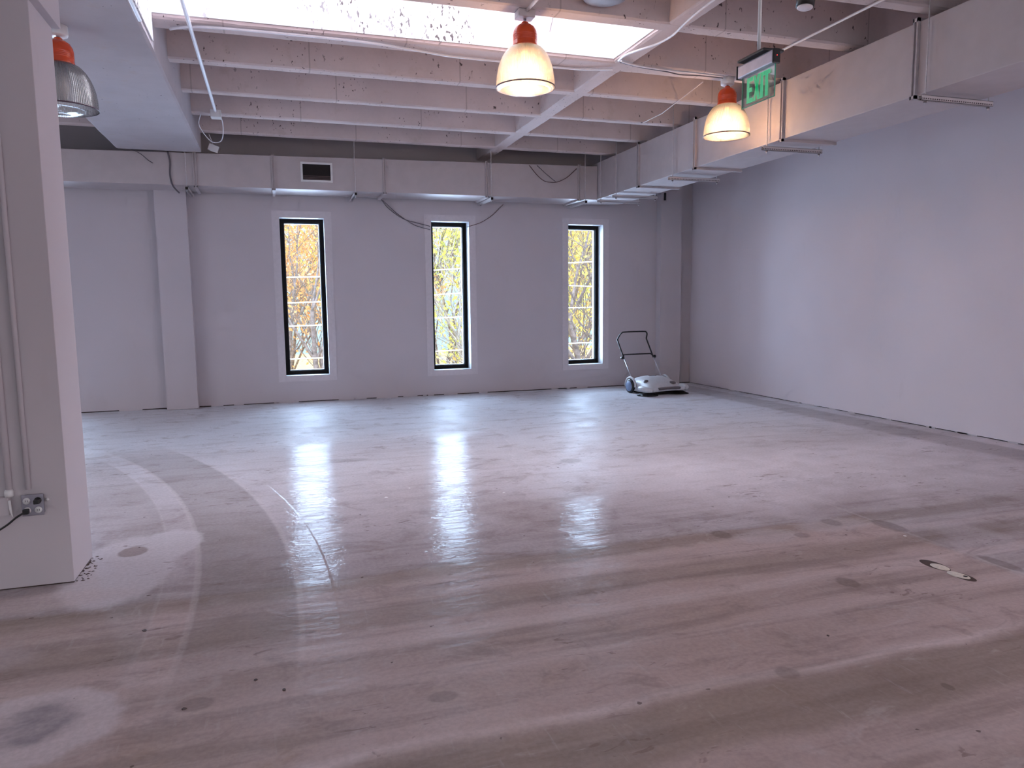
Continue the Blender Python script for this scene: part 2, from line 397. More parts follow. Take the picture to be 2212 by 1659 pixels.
# windows
def window(i, a, b):
    w = bpy.data.objects.new('window_%d' % i, None); COL.objects.link(w); w.location = ((a+b)/2, D, ZB); w['kind'] = 'structure'
    t = .11; p = .008          # flat trim board round the opening
    m = MB()
    m.box(a-t, a, D-p, D+.004, ZB-.09, ZT+.10); m.box(b, b+t, D-p, D+.004, ZB-.09, ZT+.10)
    m.box(a, b, D-p, D+.004, ZT, ZT+.10); m.box(a, b, D-p, D+.004, ZB-.09, ZB)
    m.build('window_trim', M_TRIM, w)
    m = MB(); q = .004; d1 = .19
    m.box(a, a+q, D-p, D+WT, ZB, ZT); m.box(b-q, b, D-p, D+WT, ZB, ZT)
    m.box(a, b, D-p, D+WT, ZT-q, ZT); m.box(a, b, D-p, D+WT, ZB, ZB+q)
    m.build('window_reveal', M_REVEAL, w)
    fw = .062; y0 = D+d1; y1 = y0+.07
    m = MB(); A, B, Z0, Z1 = a+q, b-q, ZB+q, ZT-q
    m.box(A, A+fw, y0, y1, Z0, Z1); m.box(B-fw, B, y0, y1, Z0, Z1); m.box(A+fw, B-fw, y0, y1, Z1-fw, Z1); m.box(A+fw, B-fw, y0, y1, Z0, Z0+fw)
    m.build('window_frame', M_BLACK, w)
    m = MB(); s_ = .010      # grey glazing gasket inside the frame
    A2, B2, z0, z1 = A+fw, B-fw, Z0+fw, Z1-fw
    m.box(A2, A2+s_, y0+.03, y1+.03, z0, z1); m.box(B2-s_, B2, y0+.03, y1+.03, z0, z1); m.box(A2, B2, y0+.03, y1+.03, z1-s_, z1); m.box(A2, B2, y0+.03, y1+.03, z0, z0+s_)
    m.build('glazing_bead', plain('grey_gasket', (.10,.11,.13), .5), w)
    MB().box(A2, B2, y1-.012, y1-.006, z0, z1).build('glass_pane', M_PANE, w)
for i, (a, b) in enumerate(WIN): window(i+1, a, b)

# ceiling: slab, joists, cross beam, girder
SKX0, SKX1, SKY0, SKY1 = -.85, 3.31, 5.93, 6.84
m = MB()
m.box(XL, R+.05, YF, SKY0, ZS, ZS+.25); m.box(XL, R+.05, SKY1, D, ZS, ZS+.25)
m.box(XL, SKX0, SKY0, SKY1, ZS, ZS+.25); m.box(SKX1, R+.05, SKY0, SKY1, ZS, ZS+.25)
ceil = S(m.build('ceiling', M_CONC))
def rough_beam(axis, lo, hi, c0, c1, z0, z1, seed, amp=.007, stp=.06):
    """long concrete beam whose two lower arrises are slightly chipped"""
    m = MB(); n = max(2, int((hi-lo)/stp)); vs = []; fs = []
    for i in range(n+1):
        t = lo + (hi-lo)*i/n
        def j(k): return amp*(mnoise.noise(Vector((t*3.1, seed*7.7, k*3.3))) + .6*mnoise.noise(Vector((t*11, seed, k*5.)))) 
        ring = [(c0, z1), (c0, z0+.03), (c0+j(1)*.6, z0+.012+j(2)), (c0+.022+j(3), z0+j(4)*.3), (c1-.022+j(5), z0+j(6)*.3), (c1+j(7)*.6, z0+.012+j(8)), (c1, z0+.03), (c1, z1)]
        for c, z in ring: vs.append((t, c, z) if axis == 'x' else (c, t, z))
    for i in range(n):
        for k in range(8): fs.append((i*8+k, i*8+(k+1) % 8, (i+1)*8+(k+1) % 8, (i+1)*8+k))
    fs += [tuple(range(8)), tuple(n*8+k for k in range(8))]
    return m.add(vs, fs)
JY = [(-.30,-.14),(.73,.88),(1.77,1.92),(2.80,2.95),(3.83,3.99),(4.86,5.01), (5.775,5.95), (6.84,7.09), (7.87,8.03), (8.95,9.09), (9.95,10.10), (10.95,11.09)]
for i, (a, b) in enumerate(JY):
    mat = M_CONC
    rough_beam('x', -1.0, 7.3, a, b, ZJ, ZS+.02, i).build('joist', mat, ceil)
for i, (a, b) in enumerate(JY[-4:]+JY[:6]):
    rough_beam('x', XL, -1.8, a, b, ZJ, ZS+.02, i+30, stp=.2).build('joist', M_CONC, ceil)
rough_beam('y', YF, D, 3.31, 3.50, ZJ+.001, ZS+.02, 50).build('cross_beam', M_CONC, ceil)
g_ = MB(); g_.v = []
rough_beam('y', YF, 11.15, -1.91, -.85, 3.645, ZS+.02, 60, .005).build('girder', M_CONCG, ceil)
# skylight well in the bay over the room
sk = S(thing('trim_3', '', '', (0,0,ZS)))
for k in ('label', 'category'): del sk[k]
z1 = 5.35
MB().box(SKX0-.06, SKX1+.06, SKY1-.012, SKY1-.002, ZJ+.035, z1).build('skylight_lining', M_SKY, sk)
m = MB(); m.box(SKX0-.1, SKX1+.1, SKY0-.1, SKY0, ZS, z1); m.box(SKX0-.1, SKX0, SKY0, SKY1, ZS, z1); m.box(SKX1, SKX1+.1, SKY0, SKY1, ZS, z1); m.box(SKX0-.1, SKX1+.1, SKY1, SKY1+.1, ZS, z1)
m.build('skylight_curb', M_SKY, sk)
MB().box(SKX1-.012, SKX1-.002, SKY0, SKY1-.012, ZJ+.035, ZS+.1).build('skylight_lining', M_SKY, sk)
MB().box(SKX0+.002, SKX0+.012, SKY0, SKY1-.012, 3.70, ZS+.1).build('skylight_lining', M_SKY, sk)
MB().add([(2.62,6.83,4.11),(2.62,6.83,4.35),(2.62,6.60,4.35),(2.63,6.83,4.11),(2.63,6.83,4.35),(2.63,6.60,4.35)], [(0,1,2),(3,5,4),(0,2,5,3),(0,3,4,1),(1,4,5,2)]).build('gusset_bracket', M_SKY, sk)

# foreground pillar
S(MB().bbox(-1.92, -1.14, 4.55, 4.985, .008, 3.14, .004).build('wall_pillar', M_WALL))
pc = MB().bbox(-1.96, -1.095, 4.50, 4.99, 3.14, 3.645, .004).build('trim_4', M_WALL); S(pc)
MB().box(-1.915, -1.145, 4.56, 4.98, 0, .009).build('base_gap', M_GAP, bpy.data.objects['wall_pillar'])

# ------------------------------------------------------------------ ducts
def duct_right():
    x0, x1, z0, z1 = 5.18, 5.84, 3.225, 3.815
    t = thing('air_duct', 'long white rectangular air duct running beside the right wall towards the camera', 'air duct', ((x0+x1)/2, 5, z0))
    MB().bbox(x0, x1, -2.5, 11.93, z0, z1, .008).build('duct_casing', M_DUCT, t)
    for y, mt in ((9.86,M_STRUTD), (8.34,M_DUCT), (6.66,M_DUCT), (4.98,M_STRUTD), (10.6,None), (3.3,M_DUCT)):
        if mt is None:
            MB().box(x0-.003, x0+.001, y, y+.012, z0+.05, z1-.04).build('duct_seam', M_GREYM, t); continue
        m = MB()
        m.box(x0-.028, x0+.002, y-.026, y-.012, z0-.03, z1+.03); m.box(x0-.028, x0+.002, y+.012, y+.026, z0-.03, z1+.03); m.box(x0-.010, x0+.002, y-.012, y+.012, z0-.03, z1+.03)
        m.box(x0-.028, x1+.02, y-.026, y+.026, z0-.028, z0); m.box(x0-.028, x1+.02, y-.026, y+.026, z1, z1+.028)
        m.build('duct_flange', M_DUCT if mt is M_DUCT else plain('flange_grey', (.50,.45,.46), .5), t)
    return t
duct_right()
def duct_back():
    t = thing('air_duct', 'white rectangular air duct crossing above the three windows on the back wall', 'air duct', (1, 11.6, 3.22))
    x0, x1 = -5.2, 5.17; y0, y1 = 11.29, 11.94
    def zt(x): return 3.63 + (x+2.6)/7.6*.12
    vs = []
    for x in (x0, x1):
        vs += [(x, y0, 3.215), (x, y1, 3.215), (x, y1, zt(x)), (x, y0, zt(x))]
    MB().add(vs, [(0,1,2,3), (4,7,6,5), (0,4,5,1), (1,5,6,2), (2,6,7,3), (3,7,4,0)]).build('duct_casing', M_DUCT, t)
    for x in (-.96, .08, 1.67, 3.27, 4.84):
        m = MB()
        for dx in (-.022, .010): m.box(x+dx, x+dx+.012, y0-.024, y0+.002, 3.19, zt(x)+.02)
        m.box(x-.010, x+.010, y0-.008, y0+.002, 3.19, zt(x)+.02)
        m.box(x-.022, x+.022, y0-.024, y1, 3.185, 3.213)
        m.build('duct_flange', M_DUCT, t)
    # return air grille opening
    a, b, c, d = .46, .91, 3.325, 3.605
    f = MB(); w = .028; y = y0
    f.box(a, b, y-.02, y+.001, d-w, d); f.box(a, b, y-.02, y+.001, c, c+w); f.box(a, a+w, y-.02, y+.001, c+w, d-w); f.box(b-w, b, y-.02, y+.001, c+w, d-w)
    fr = f.build('vent_frame', M_WHITE, t)
    MB().box(a+w, b-w, y-.006, y-.002, c+w, d-w).build('vent_opening', M_DARK, fr)
    m = MB()
    for k in range(3):
        m.box(a+w, b-w, y-.009, y-.006, c+w+.012+.02*k, c+w+.022+.02*k)
    m.build('vent_louvre', plain('vent_dim_metal', (.10,.06,.06), .5), fr)
    return t
duct_back()

# hangers: slotted channel under the duct on two threaded rods
def hanger_x(y, label, dark=False, slot=True, front=5.09, back=5.86, rod2=True):
    t = thing('duct_hanger', label, 'duct hanger', ((front+back)/2, y, 3.15), 'channel hangers under the right duct')
    z0, z1 = 3.148, 3.190; mt = M_SLOT if slot else M_STRUT
    m = MB(); m.box(front, back, y-.021, y-.018, z0, z1); m.box(front, back, y+.018, y+.021, z0, z1); m.box(front, back, y-.021, y+.021, z1-.003, z1)
    m.box(front, back, y-.021, y-.011, z0, z0+.003); m.box(front, back, y+.011, y+.021, z0, z0+.003)
    ch = m.build('channel', mt, t)
    for x in ((5.145, back-.03) if rod2 else (5.145,)):
        MB().tube([(x, y, z0-.03), (x, y, ZJ+.3)], .006, 6).build('threaded_rod', M_STRUT, t)
        MB().lathe([(0,0), (.013,0), (.013,.012), (0,.012)], (x, y, z0-.014), 6).build('nut', M_STRUTD, t)
hanger_x(11.10, 'duct channel hanger closest to the back corner, under the right duct end')
hanger_x(10.54, 'short duct channel hanger just before the back corner of the right duct')
hanger_x(8.84, 'slotted duct hanger between the dark flange and the right pendant lamp')
hanger_x(6.87, 'slotted duct hanger directly below the exit sign, on the right duct')
hanger_x(4.84, 'slotted duct hanger nearest the camera, beside the widest duct flange')
def hanger_y(x, label, grp='channel hangers under the back duct'):
    t = thing('duct_hanger', label, 'duct hanger', (x, 11.6, 3.15), grp)
    z0, z1 = 3.145, 3.186
    m = MB(); m.box(x-.021, x-.018, 11.2, 11.98, z0, z1); m.box(x+.018, x+.021, 11.2, 11.98, z0, z1); m.box(x-.021, x+.021, 11.2, 11.98, z1-.003, z1)
    ch = m.build('channel', M_STRUT, t)
    MB().box(x-.018, x+.018, 11.199, 11.203, z0, z1-.003).build('channel_end', M_DARK, ch)
    MB().tube([(x, 11.235, z0-.03), (x, 11.235, ZS)], .006, 6).build('threaded_rod', M_STRUT, t)
hanger_y(-1.07, 'back duct hanger above the left pilaster')
hanger_y(1.23, 'back duct hanger just right of the square vent opening')
hanger_y(3.33, 'back duct hanger above the middle window')
hanger_y(4.93, 'back duct hanger above the right window near the duct elbow')
# loose dark flexible strap hanging over the back duct
o = MB().tube(smooth_path([(-1.29,11.31,3.66),(-1.29,11.28,3.645),(-1.27,11.279,3.52),(-1.28,11.28,3.35),(-1.25,11.27,3.20),(-1.17,11.25,3.10)]), .011, 6).build('metal_strap', M_WIREG)
tag(o, 'twisted dark strap hanging down the back duct, left of the pilaster hanger', 'strap')

# thin wires
def wire(name, pts, r, mat, label, cat='wire', grp=None, k=6):
    o = MB().tube(smooth_path(pts, k), r, 6).build(name, mat); tag(o, label, cat, grp); return o
y = 11.262
wire('loose_wire', [(3.98,y+.02,3.715),(4.10,y,3.57),(4.22,y,3.48),(4.33,y,3.462),(4.45,y,3.47),(4.62,y,3.55),(4.80,y+.02,3.70)], .0055, M_WIREB, 'brown wire drooping in a curve over the back duct')
wire('loose_wire', [(4.11,y+.02,3.72),(4.26,y,3.59),(4.42,y,3.475)], .005, M_WIREG, 'short straight dark wire meeting the brown drooping wire on the duct')
y = D-.012
wire('loose_wire', [(1.70,11.9,3.19),(1.84,y,3.06),(2.05,y,2.915),(2.28,y,2.85),(2.50,y,2.80)], .0055, M_WIREG, 'upper of two sagging wires left of the middle window')
wire('loose_wire', [(1.72,11.9,3.18),(1.95,y,3.00),(2.12,y,2.885),(2.28,y,2.80),(2.50,y,2.745)], .0055, M_WIREG, 'lower of two sagging wires left of the middle window')
wire('loose_wire', [(3.12,y,2.80),(3.35,y,2.875),(3.54,y,2.985),(3.70,y,3.13),(3.74,11.93,3.18)], .005, M_WIREB, 'faint brown wire rising from the middle window to the duct')
o = MB().box(6.73, 6.76, 11.822, 11.853, 3.33, 3.46).build('anchor_bolt', M_BLKP); tag(o, 'short black bolt on the corner pilaster just under the duct', 'bolt')

# conduits and cables under the ceiling
def pipe(name, pts, r, label, mat=M_PIPE, cat='conduit'):
    o = MB().tube(pts, r, 8).build(name, mat); tag(o, label, cat); return o
pipe('conduit', [(-.56, 3.2, 3.865), (-.56, 9.72, 3.865)], .017, 'white conduit under the joists beside the wide girder', M_CABLE)
pipe('conduit', [(-.838, 3.2, 3.6295), (-.838, 6.16, 3.6295)], .014, 'thin white conduit along the lower edge of the wide girder', M_CABLE)
pipe('conduit', [(4.65, 3.2, 3.873), (4.65, 6.35, 3.873)], .011, 'thin conduit under the joists ending above the exit sign')
pipe('conduit', [(2.04, 3.4, 3.873), (2.04, 5.80, 3.873)], .014, 'conduit running back into the box of the middle pendant lamp')
pipe('conduit', [(4.50, 7.12, 3.88), (4.74, 8.42, 3.88), (4.74, 8.9, 3.88)], .0055, 'short thin conduit behind the right pendant lamp')
o = MB().bbox(-.62, -.50, 9.72, 9.86, 3.80, 3.888, .006).build('junction_box', M_WHITE); tag(o, 'small white junction box at the far end of the long left conduit', 'junction box')
c1 = [(-.73,7.02,3.87),(-.42,6.90,3.875),(.53,6.88,3.875),(.99,6.90,3.872),(1.37,6.98,3.875),(1.72,7.05,3.875),(2.21,7.06,3.875),(2.75,7.08,3.875),(3.08,7.06,3.875),(3.36,6.97,3.872)]
wire('ceiling_cable', c1, .011, M_CABLE, 'long white cable along the joist beneath the skylight', 'cable')
c2 = [(3.30,6.72,3.872),(3.29,6.56,3.872),(3.34,6.38,3.868),(3.41,6.16,3.86),(3.42,5.92,3.85),(3.37,5.6,3.85),(3.34,5.31,3.85),(3.36,4.8,3.87),(3.36,4.2,3.872)]
wire('ceiling_cable', c2, .010, M_CABLE, 'white cable looping up along the cross beam right of the skylight', 'cable')
wire('ceiling_cable', [(3.33,6.73,3.875),(3.54,6.80,3.872),(3.84,6.83,3.868),(4.20,6.84,3.868),(4.58,6.86,3.868)], .009, M_CABLE, 'cable from the cross beam to the box of the right pendant lamp', 'cable')
wire('ceiling_cable', [(3.33,6.75,3.872),(3.60,6.83,3.868),(3.90,6.86,3.862),(4.08,6.88,3.852),(4.30,6.88,3.86),(4.60,6.9,3.866)], .006, M_WIREG, 'thin dark cable beside the white one leading to the right pendant lamp', 'cable')
wire('ceiling_cable', [(-.75,10.0,3.88),(-.79,10.25,3.80),(-.68,10.55,3.68),(-.54,10.35,3.66),(-.50,10.0,3.80),(-.54,9.8,3.86)], .006, M_CABLE, 'loose cable coil hanging below the far end of the left conduit', 'cable')
t = thing('junction_box', 'white box dangling on a thin wire over the top of the back duct', 'junction box', (-.70, 11.18, 3.70))
M_ = Matrix.Rotation(.35, 3, 'Y')
MB().box(-.76, -.63, 11.15, 11.21, 3.67, 3.755, M_).build('box_body', M_WHITE, t)
MB().tube(smooth_path([(-.69,11.18,3.745),(-.71,11.15,3.80),(-.74,11.10,3.885)]), .004, 5).build('hanging_wire', M_WHITE, t)
wire('loose_wire', [(-1.78,11.14,3.66),(-1.70,11.2,3.64),(-1.62,11.24,3.60),(-1.54,11.27,3.53),(-1.49,11.288,3.50)], .005, M_WIREG, 'short dark wire hanging from the girder end onto the back duct')

# small fittings at the top of the frame
t = thing('spotlight', 'black ceiling spotlight with a bare white lens near the top edge', 'spotlight', (3.50, 4.30, 3.52))
Mr = Matrix.Rotation(.10, 3, 'Y')
MB().lathe([(0,.24),(.055,.24),(.078,.20),(.082,.10),(.060,.045),(.058,.0),(.052,.0)], (3.47,4.27,3.49), 28, Mr).build('lamp_housing', M_BLKP, t)
MB().lathe([(0,.012),(.03,.010),(.050,.0),(.052,-.006),(.046,-.012),(.0,-.010)], (3.47,4.27,3.492), 28, Mr).build('lens', plain('spot_lens', (.85,.78,.80), .15), t)
MB().bbox(3.50, 3.66, 4.20, 4.28, 3.58, 3.68, .02).build('bracket', M_BLKP, t)
MB().lathe([(0,-.02),(.045,-.01),(.062,.03),(.062,.30)], (3.68,4.22,3.60), 24).build('mounting_can', M_WHITE, t)
o = MB().lathe([(0,0),(.13,.0),(.17,.012),(.18,.03),(.18,.06),(0,.06)], (2.62, 5.58, 3.93), 40).build('ceiling_disc', plain('blue_grey_plastic', (.20,.19,.24), .5)); tag(o, 'dark blue-grey round ceiling fitting cut off by the top edge', 'ceiling fitting')

# ------------------------------------------------------------------ pendant lamps
def pendant(x, y, top, label, lit, boxk='square'):
    t = thing('pendant_lamp', label, 'pendant lamp', (x, y, top), 'orange capped pendant lamps')
    z = top   # underside of the beam
    if boxk == 'square': MB().bbox(x-.072, x+.072, y-.06, y+.06, z-.062, z-.001, .012).build('junction_box', plain('painted_box', (.62,.56,.56), .5), t)
    else: MB().lathe([(0,-.075),(.066,-.075),(.07,-.065),(.07,-.001),(0,-.001)], (x,y,z), 28).build('junction_box', M_WHITE, t)
    MB().tube([(x,y,z-.06),(x,y,z-.092)], .012, 10).build('stem', M_GREYM, t)
    cap = [(0,-.085),(.022,-.086),(.030,-.094),(.031,-.102),(.050,-.110),(.078,-.130),(.094,-.160),(.0985,-.190)]
    for k in range(4): cap += [(.0985,-.196-.012*k),(.0965,-.199-.012*k),(.0985,-.203-.012*k)]
    cap += [(.0985,-.262),(.101,-.268),(.101,-.285),(.09,-.285)]
    MB().lathe(cap, (x,y,z), 48).build('socket_cap', M_ORANGE, t)
    sh = [(.088,-.272)]
    for k in range(19):
        u = k/18; zz = -.275 - u*.318
        r = .098 + (.238-.098)*(1-(1-u)**2.3)**.66
        sh.append((r, zz))
    sh.append((.240,-.602)); inner = [(r-.004, zz) for r, zz in sh[::-1]]
    s_ = MB().lathe(sh + inner, (x,y,z), 96).build('glass_shade', M_SHADE, t)
    MB().lathe([(.239,-.594),(.2445,-.596),(.2445,-.603),(.239,-.605)], (x,y,z), 96).build('shade_rim', plain('plum_rim', (.09,.05,.07), .4), t)
    MB().lathe([(.238,-.603),(.20,-.618),(.15,-.612),(.10,-.603),(.05,-.612),(.012,-.630),(0,-.632)], (x,y,z), 72).build('bottom_lens', M_LENS, t)
    bz = -.455
    MB().lathe([(0,bz-.085),(.03,bz-.078),(.047,bz-.045),(.05,bz),(.045,bz+.05),(.026,bz+.10),(.022,bz+.15),(0,bz+.15)], (x,y,z), 24).build('bulb', M_BULB if lit else M_BULBOFF, t)
    if lit:
        L = bpy.data.lights.new('lamp_light', 'POINT'); L.energy = LAMP_W; L.color = (1,.61,.32); L.shadow_soft_size = .06
        lo = bpy.data.objects.new('lamp_light', L); COL.objects.link(lo); lo.location = (x, y, z-.56); lo['kind'] = 'helper'
    return t
LAMP_W = 42
pendant(2.04, 5.862, ZJ, 'lit pendant lamp with orange cap under the skylight edge, in the middle', True)
pendant(4.69, 6.95, ZJ, 'lit pendant lamp with orange cap beside the right air duct', True, 'round')
pendant(-1.45, 6.50, 3.645, 'unlit pendant lamp with orange cap, half hidden by the foreground pillar', False, 'round')

# ------------------------------------------------------------------ exit sign
def exit_sign():
    X = 2.872
    t = thing('exit_sign', 'clear edge-lit exit sign with green letters hanging on a stem', 'exit sign', (X, 3.95, 3.0))
    MB().tube([(X+.03,3.975,3.03),(X+.03,3.975,3.92)], .0105, 12).build('stem', M_WHITE, t)
    MB().bbox(X-.045, X+.10, 3.83, 4.09, 3.018, 3.034, .004).build('canopy', M_BLKP, t)
    h = MB(); y0, y1 = 3.775, 4.118; z0, z1 = 2.932, 3.008
    h.bbox(X-.022, X+.022, y0, y1, z0, z1, .008).build('housing', plain('brushed_aluminium', (.52,.50,.58), .35, .35), t)
    e = MB().bbox(X-.025, X+.025, y0-.012, y0, z0-.004, z1+.004, .005).build('end_cap', M_BLKP, t)
    MB().lathe([(0,.0),(.0025,0),(.0025,.002),(0,.002)], (X, y0-.0125, 2.972), 10, Matrix.Rotation(PI/2, 3, 'X')).build('indicator_light', emis('red_indicator', (1,.05,.05), 3), e)
    MB().bbox(X-.025, X+.025, y1, y1+.008, z0-.004, z1+.004, .003).build('end_cap', M_BLKP, t)
    pz0, pz1, py0, py1 = 2.745, 2.935, 3.775, 4.092
    p = MB().box(X-.003, X+.003, py0, py1, pz0, pz1).build('acrylic_panel', M_PANEL, t)
    w = .0028; m = MB()
    m.box(X-.0034, X+.0034, py0-.001, py0+w, pz0, pz1); m.box(X-.0034, X+.0034, py1-w, py1+.001, pz0, pz1); m.box(X-.0034, X+.0034, py0, py1, pz0-.001, pz0+w)
    m.build('panel_edge', M_GEDGE, p)
    # letters: u runs from the far end (reader's left) to the near end, v up
    def poly(pts, mat, x, name, th=.0012):
        n = len(pts); vs = [(x, py1-u, pz0+v) for u, v in pts] + [(x-th, py1-u, pz0+v) for u, v in pts]
        return vs, [tuple(range(n)), tuple(range(n, 2*n))] + [(i, (i+1) % n, n+(i+1) % n, n+i) for i in range(n)]
    H = .145; b = .022; s = .021
    def E(u): return [[(u,b),(u+s,b),(u+s,b+H),(u,b+H)], [(u+s,b),(u+.058,b),(u+.058,b+s),(u+s,b+s)], [(u+s,b+H-s),(u+.058,b+H-s),(u+.058,b+H),(u+s,b+H)], [(u+s,b+H/2-s/2),(u+.048,b+H/2-s/2),(u+.048,b+H/2+s/2),(u+s,b+H/2+s/2)]]
    def Xl(u): return [[(u,b),(u+.023,b),(u+.064,b+H),(u+.041,b+H)], [(u,b+H),(u+.023,b+H),(u+.064,b),(u+.041,b)]]
    def I(u): return [[(u,b),(u+s,b),(u+s,b+H),(u,b+H)]]
    def T(u): return [[(u+.020,b),(u+.041,b),(u+.041,b+H-s),(u+.020,b+H-s)], [(u,b+H-s),(u+.061,b+H-s),(u+.061,b+H),(u,b+H)]]
    sets = [('letter_e', E(.052)), ('letter_x', Xl(.116)), ('letter_i', I(.186)), ('letter_t', T(.212))]
    for nm, ps in sets:
        m = MB(); m2 = MB()
        for q in ps:
            vs, fs = poly(q, None, X-.0034, nm); m.add(vs, fs)
            cx = sum(a for a, _ in q)/len(q); cz = sum(c for _, c in q)/len(q)
            q2 = [(cx+(a-cx)+(.0022 if a > cx else -.0022), c+(.0022 if c > cz else -.0022)) for a, c in q]
            vs, fs = poly(q2, None, X-.0031, nm, .0004); m2.add(vs, fs)
        lo = m.build(nm, M_GREEN, p); m2.build('letter_outline', M_GREENL, p)
    m = MB()   # faint chevron behind the T
    ch = [[(.281,.118),(.289,.118),(.303,.0945),(.295,.0945)], [(.295,.0945),(.303,.0945),(.289,.071),(.281,.071)]]
    for q in ch:
        vs, fs = poly(q, None, X+.0046, 'c'); m.add(vs, fs)
    m.build('chevron', plain('slate_chevron', (.16,.24,.30), .4), p)
exit_sign()

# ------------------------------------------------------------------ pillar fittings
yf = 4.55
def pil():
    o = MB().tube([(-1.322,yf-.014,3.14),(-1.322,yf-.014,.56)], .013, 12).build('conduit', M_WALL); tag(o, 'painted conduit down the pillar into the grey outlet box', 'conduit')
    o = MB().tube([(-1.412,yf-.016,3.14),(-1.412,yf-.016,.56)], .016, 12).build('conduit', M_WALL); tag(o, 'left painted conduit on the pillar ending above a white box', 'conduit')
    t = thing('outlet_box', 'grey steel outlet box with four round receptacles low on the pillar', 'outlet box', (-1.30, yf-.025, .475))
    x0, x1, z0, z1 = -1.352, -1.247, .418, .535
    MB().bbox(x0+.006, x1-.006, yf-.04, yf-.001, z0+.006, z1-.006, .004).build('box_body', M_GREYM, t)
    pl = MB().bbox(x0, x1, yf-.044, yf-.040, z0, z1, .0018).build('cover_plate', M_GREYM, t)
    for i, cx in enumerate((-1.326, -1.273)):
        for j, cz in enumerate((.502, .450)):
            rc = MB().lathe([(0,.0),(.016,0),(.018,.002),(.018,.006),(0,.006)], (cx, yf-.050+.006, cz), 24, Matrix.Rotation(PI/2, 3, 'X')).build('receptacle', M_WHITE if not (i == 1 and j == 0) else M_BLKP, pl)
            m = MB(); m.box(cx-.006, cx-.004, yf-.0512, yf-.0495, cz-.005, cz+.006); m.box(cx+.004, cx+.006, yf-.0512, yf-.0495, cz-.005, cz+.006); m.build('slots', M_DARK, rc)
    cc = thing('extension_lead', 'black power lead plugged into the outlet box, leaving the frame left', 'power lead', (-1.326, yf-.06, .45))
    MB().bbox(-1.340, -1.312, yf-.085, yf-.0515, .436, .464, .006).build('plug', M_BLKP, cc)
    MB().tube(smooth_path([(-1.33,yf-.078,.448),(-1.37,yf-.085,.425),(-1.42,yf-.07,.385),(-1.50,yf-.05,.335),(-1.7,yf-.05,.22),(-1.95,yf-.06,.06),(-2.3,yf-.06,.012)]), .0055, 8).build('cord', M_BLKP, cc)
    o = MB().bbox(-1.286, -1.258, yf-.085, yf-.0445, .488, .512, .005).build('power_plug', M_BLKP); tag(o, 'small black plug in the upper right receptacle of the outlet box', 'plug')
    t = thing('switch_box', 'painted wall box at the left frame edge under the left conduit', 'switch box', (-1.45, yf-.03, .49))
    MB().bbox(-1.50, -1.412, yf-.045, yf-.001, .43, .528, .004).build('box_body', M_WALL, t)
    MB().lathe([(0,0),(.022,0),(.022,.03),(.017,.04),(0,.04)], (-1.412, yf-.02, .528), 16).build('connector', M_WHITE, t)
    MB().tube([(-1.405,yf-.05,.515),(-1.400,yf-.055,.45),(-1.392,yf-.06,.425)], [.007,.006,.002], 8).build('lever', M_WHITE, t)
    o = MB().lathe([(0,0),(.006,.001),(.009,.006),(.007,.012),(0,.013)], (-1.236, yf-.001, .495), 12, Matrix.Rotation(PI/2, 3, 'X')).build('wall_knob', M_WHITE); tag(o, 'tiny white plaster knob right of the outlet box on the pillar', 'knob')
pil()

